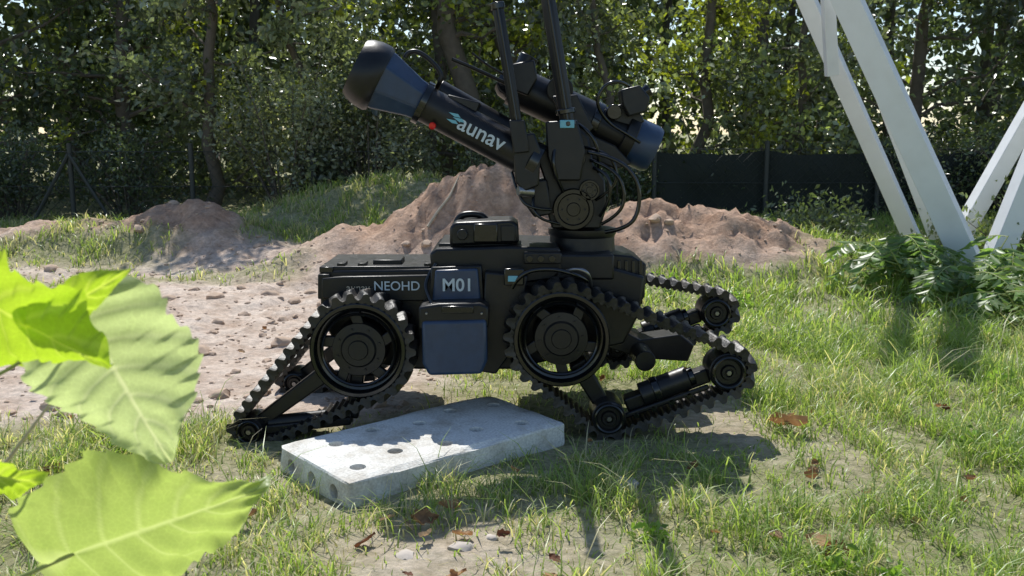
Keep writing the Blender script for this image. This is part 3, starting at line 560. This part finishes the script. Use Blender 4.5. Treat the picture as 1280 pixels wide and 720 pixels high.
# ------------------------------------------------------------------ big foreground leaves
def leafmat(n,c1,c2,cv,trans,tint):
    m,t,p,o=newmat(n); N=t.nodes; L=t.links
    a=N.new('ShaderNodeAttribute'); a.attribute_name="Col"; sp=N.new('ShaderNodeSeparateColor'); L.new(a.outputs['Color'],sp.inputs[0])
    tc=N.new('ShaderNodeTexCoord'); nz=N.new('ShaderNodeTexNoise'); nz.inputs['Scale'].default_value=45; nz.inputs['Detail'].default_value=6; L.new(tc.outputs['Object'],nz.inputs['Vector'])
    vo=N.new('ShaderNodeTexVoronoi'); vo.feature='DISTANCE_TO_EDGE'; vo.inputs['Scale'].default_value=150; L.new(tc.outputs['Object'],vo.inputs['Vector'])
    mx=N.new('ShaderNodeMixRGB'); mx.inputs[1].default_value=(*c1,1); mx.inputs[2].default_value=(*c2,1); L.new(nz.outputs[0],mx.inputs[0])
    vm=N.new('ShaderNodeMapRange'); vm.inputs[1].default_value=0; vm.inputs[2].default_value=.06; vm.inputs[3].default_value=1.12; vm.inputs[4].default_value=.95; L.new(vo.outputs[0],vm.inputs[0])
    mv=N.new('ShaderNodeMixRGB'); mv.blend_type='MULTIPLY'; mv.inputs[0].default_value=1; L.new(mx.outputs[0],mv.inputs[1]); L.new(vm.outputs[0],mv.inputs[2])
    m2=N.new('ShaderNodeMixRGB'); m2.inputs[2].default_value=(*cv,1); L.new(sp.outputs[0],m2.inputs[0]); L.new(mv.outputs[0],m2.inputs[1])
    L.new(m2.outputs[0],p.inputs['Base Color']); p.inputs['Roughness'].default_value=.34
    b=N.new('ShaderNodeBump'); b.inputs['Strength'].default_value=.25; b.inputs['Distance'].default_value=.0015; L.new(vo.outputs[0],b.inputs['Height']); L.new(b.outputs[0],p.inputs['Normal'])
    tr=N.new('ShaderNodeBsdfTranslucent'); mu=N.new('ShaderNodeMixRGB'); mu.blend_type='MULTIPLY'; mu.inputs[0].default_value=1; mu.inputs[2].default_value=(*tint,1); L.new(m2.outputs[0],mu.inputs[1]); L.new(mu.outputs[0],tr.inputs[0])
    ms=N.new('ShaderNodeMixShader'); ms.inputs[0].default_value=trans; L.new(p.outputs[0],ms.inputs[1]); L.new(tr.outputs[0],ms.inputs[2]); L.new(ms.outputs[0],o.inputs[0]); return m
M_lf=leafmat("young_leaf",(.24,.34,.05),(.31,.41,.07),(.44,.50,.2),.68,(1.7,1.75,.5))
M_lf2=leafmat("pale_sheen_leaf",(.40,.48,.25),(.49,.57,.33),(.66,.70,.48),.6,(1.4,1.4,.95))  # paler base colour paints the whitish sheen into the leaf
M_lf3=leafmat("mid_leaf",(.33,.42,.14),(.42,.50,.19),(.56,.62,.34),.6,(1.3,1.35,.75))
def bigleaf(n,base,tip,wid,nrm,mat,parent,cup=.15,curl=.1,nt_=120,ns=45,teeth=12,tooth=.07,sweep=.25,seed=0,pk=.58,acum=.35,lobe=.06):
    base=Vector(base);tip=Vector(tip); ax=tip-base; L=ax.length; ax.normalize(); nr=Vector(nrm); nr=(nr-ax*nr.dot(ax)).normalized(); sd_=ax.cross(nr)
    V=[];C=[]
    for i in range(nt_):
        t=i/(nt_-1)
        for j in range(ns):
            s=j/(ns-1)*2-1; a=abs(s); sg=1 if s>0 else -1
            wv=(math.sin(math.pi*min(1,t**pk))**.7)*(1-.12*t)
            if t>.72: wv*=1-acum*math.sin((t-.72)/.28*math.pi/2)
            lob=1+lobe*math.sin(t*10+seed+sg)+lobe*.5*math.sin(t*21+seed*2+sg*2)
            saw=(t*teeth+.3*sg+.15*math.sin(t*9+seed))%1; W=wid*wv*lob*(1-tooth*math.sin(saw*math.pi/2)**2)
            px=L*(t-sweep*a*(1-t)**1.5*.8+ .10*a*a*t*(1-t))
            v=(t*6.0-a*1.5+50+.12*math.sin(seed+sg*2+t*5))%1; vd=min(v,1-v)/6.0*L/(.0019); vein=max(math.exp(-(vd)**2*1.3)*.75*(1-a*.5),math.exp(-(a*W/.0014)**2))
            z=-cup*wid*a*a+cup*wid*.5*a-curl*L*t*t+ .016*wid*math.sin(v*2*math.pi)*(a**.5)*2+.14*wid*math.sin(t*9+s*3+seed)*a*a+.04*wid*math.sin(t*23+seed*3+sg)*a**4
            z+= -.0012*vein
            V.append(tuple(base+ax*px+sd_*(s*W)+nr*z)); C.append((vein,t,a))
    F=[]
    for i in range(nt_-1):
        for j in range(ns-1): q=i*ns+j; F.append((q,q+1,q+ns+1,q+ns))
    return npmesh(n,np.array(V),np.array(F),mat,parent,np.array(C),True)
PL=empty("broadleaf_plant")
bigleaf("leaf_1",S(-75,340,.86),S(122,474,.85),.080,(.1,-.75,-.6),M_lf,PL,seed=1,cup=.25,tooth=.12,lobe=.10)
bigleaf("leaf_2",S(46,402,.86),S(166,342,.88),.025,(0,-.8,-.5),M_lf,PL,seed=2,cup=.3,teeth=7)
bigleaf("leaf_3",S(110,400,.93),S(205,584,.92),.090,(.25,-.75,-.55),M_lf2,PL,seed=3,cup=.2,acum=.2)
bigleaf("leaf_4",S(92,692,1.00),S(336,612,1.00),.110,(-.1,-.88,-.40),M_lf3,PL,seed=4,cup=.22,curl=.02,pk=.5,acum=.6)
bigleaf("leaf_5",S(-60,585,.90),S(48,612,.90),.046,(0,-.8,-.5),M_lf,PL,seed=5)
bigleaf("leaf_6",S(-70,420,1.0),S(25,470,.97),.03,(0,-.5,-.8),M_lf,PL,seed=6)
def stem(n,pts,r0,r1,mat=M_stem):
    vs=[];fs=[]; k=len(pts); tubemesh(vs,fs,pts,[r0+(r1-r0)*i/(k-1) for i in range(k)],8); mk(n,vs,fs,mat,PL,60)
root=Vector((-.66,1.0,h(-.66,1.0)-.05)); top=S(-100,330,.92)
stem("main_stem",[root,Vector((-.64,.98,.25)),S(-95,600,.94),S(-105,450,.93),top],.006,.003)
stem("petiole_1",[S(-102,440,.93),S(-92,385,.90),S(-75,340,.86)],.0022,.0016)
stem("petiole_3",[S(-102,520,.96),S(10,462,.98),S(110,400,.93)],.0022,.0016)
stem("petiole_4",[S(-92,780,.98),S(10,728,1.0),S(92,692,1.0)],.0030,.0024)
stem("petiole_5",[S(-92,610,.94),S(-60,585,.90)],.002,.0016)
stem("twig",[S(-60,640,1.05),S(10,575,1.02),S(62,505,1.0)],.003,.0015,M_twig)
# ------------------------------------------------------------------ pinnate shrub
def pinnate(name,x,y,nst,H,spread,seed):
    r=random.Random(seed); P=empty(name); vs=[];fs=[]; Lp=[];Ld=[];Ls=[];z0=h(x,y)
    for i in range(nst):
        a=r.uniform(0,6.28); sx=x+math.cos(a)*spread*.4; sy=y+math.sin(a)*spread*.4; hh=H*r.uniform(.5,1)
        top=Vector((sx+math.cos(a)*spread*.4,sy+math.sin(a)*spread*.4,z0+hh)); s=Vector((sx,sy,z0-.03)); tubemesh(vs,fs,[s,s.lerp(top,.5)+Vector((0,0,.02)),top],[.008,.006,.003],5)
        for k in range(r.randint(5,8)):
            b=s.lerp(top,r.uniform(.45,1)); an=r.uniform(0,6.28); ln=r.uniform(.22,.38); d=Vector((math.cos(an),math.sin(an),r.uniform(.1,.5)))
            pts=[b+d*ln*t+Vector((0,0,-.6*ln*t*t)) for t in(0,.2,.4,.6,.8,1)]; tubemesh(vs,fs,pts,[.003,.0028,.0025,.002,.0015,.001],4)
            sd_=Vector((-math.sin(an),math.cos(an),0))
            for q in range(2,11):
                t=q/10; k0=min(int(t*5),4); pp=pts[k0].lerp(pts[k0+1],t*5-k0); ax=(pts[k0+1]-pts[k0]).normalized()
                for sg in(-1,1): Lp.append(tuple(pp)); Ld.append(tuple(sd_*sg+ax*.5+Vector((0,0,-.35+r.gauss(0,.15))))); Ls.append((.10 if t<.8 else .07)*r.uniform(.8,1.15))
            Lp.append(tuple(pts[-1])); Ld.append(tuple(ax)); Ls.append(.07)
    mk("stems",vs,fs,M_stem,P,60); n=len(Lp); col=np.array([.16,.25,.085])*rng.uniform(.6,1.4,(n,1))
    v_,f_,c_=leafcloud(np.array(Lp),np.array(Ls),col,np.array(Ld),asp=.40,up=.5); npmesh("leaflets",v_,f_,M_grass,P,c_)
pinnate("pinnate_shrub",2.6,5.7,8,.36,.5,3); pinnate("pinnate_shrub",3.15,5.5,8,.40,.5,4); pinnate("pinnate_shrub",2.4,6.1,5,.32,.4,5); pinnate("pinnate_shrub",2.85,5.0,6,.24,.4,8)
bush("bush",3.6,6.6,.7,.6,3000,G3,.05); bush("bush",2.4,7.6,.6,.35,2000,G2,.05)
# ------------------------------------------------------------------ fallen leaves / clods / stones / stick
Vs=[];Fs=[];Cs=[];off=0
def addleaf(x,y,L,W,col):
    global off
    z=h(x,y)+random.uniform(.012,.035); a=random.uniform(0,6.28); tl=random.gauss(0,.4); tr_=random.gauss(0,.35); M=Euler((tl,tr_,a)).to_matrix(); cu=random.uniform(.2,1.2); n=9;m=7; sd=random.random()*9
    for i in range(n):
        t=i/(n-1); w_=math.sin(math.pi*min(1,t**.7))**.8*(1+.35*math.sin(t*17+sd))*W
        for j in range(m):
            s=j/(m-1)*2-1; p=M@Vector(((t-.5)*L,s*w_,cu*W*s*s+cu*.3*L*(t-.5)**2+.1*W*math.sin(t*11+s*4+sd)))
            Vs.append((x+p.x,y+p.y,z+p.z)); q=.75+.4*random.random(); Cs.append((col[0]*q,col[1]*q,col[2]*q))
    for i in range(n-1):
        for j in range(m-1): q=off+i*m+j; Fs.append((q,q+1,q+m+1,q+m))
    off+=n*m
BR=[(.26,.16,.09),(.42,.26,.14),(.16,.075,.045),(.45,.36,.26)]
for u,v,L in((990,538,.11),(1006,545,.09),(880,597,.045),(1035,608,.05),(525,668,.07),(518,662,.05),(1050,698,.08),(1075,708,.07),(288,662,.06),(1240,610,.045),(990,690,.05),(30,650,.07)):
    y=(1.0-.03)*1200/(v-166)*.985; addleaf((u-640)*y/1200,y,L,L*.33,BR[0] if L<.08 else BR[1])
for i in range(55):
    y=random.uniform(1.8,5); x=random.uniform(-.6,.6)*y; addleaf(x,y,random.uniform(.02,.045),random.uniform(.007,.014),random.choice(BR))
for i in range(9): addleaf(random.gauss(-.2,.12),random.gauss(2.25,.10),random.uniform(.03,.06),random.uniform(.010,.018),random.choice(BR))
npmesh("fallen_leaves",np.array(Vs),np.array(Fs),M_dead,None,np.array(Cs),True)
import bmesh
def rocks(name,items,mat):
    bm=bmesh.new(); bmesh.ops.create_icosphere(bm,subdivisions=2,radius=1); base=[v.co.copy() for v in bm.verts]; fc=[tuple(v.index for v in f.verts) for f in bm.faces]; bm.free()
    vs=[];fs=[]
    for x,y,r,fl in items:
        o_=len(vs); k=random.random()*50; z=h(x,y)+r*.2*fl; a=random.uniform(0,6); ca,sa=math.cos(a),math.sin(a)
        for p in base:
            d=1+.45*noise.noise(p*1.3+Vector((k,0,0)))+.18*noise.noise(p*4+Vector((k,0,0))); X=p.x*d*r*1.25; Y=p.y*d*r; vs.append((x+X*ca-Y*sa,y+X*sa+Y*ca,z+p.z*d*r*fl))
        fs+= [tuple(o_+i for i in f) for f in fc]
    return mk(name,vs,fs,mat,None,40)
M_clod=simple("clod",(.46,.34,.25),.95,nscale=30,var=.35,bump=.6); M_stone=simple("pale_stone",(.50,.44,.38),.9,nscale=20,var=.3,bump=.6)
its=[]
for i in range(3200):
    y=random.uniform(3.2,8.0); x=random.uniform(-.62,.35)*y
    if float(sample(sand,np.array([x]),np.array([y]))[0])>.5: its.append((x,y,min(.045,random.paretovariate(2.2)*.005),.65))
rocks("dirt_clods",its,M_clod)
rocks("stones",[(-.25,2.13,.022,.4),(-.12,2.18,.024,.4),(.32,2.6,.035,.5),(-.05,2.25,.014,.5)],M_stone)
vs=[];fs=[]
P0=[Vector((x,y,h(x,y)+.015)) for x,y in((-.56,6.35),(-.50,6.42),(-.42,6.48),(-.36,6.6))]
tubemesh(vs,fs,P0,[.009,.009,.008,.004],6); mk("fallen_stick",vs,fs,M_twig,None,60)
print("done")
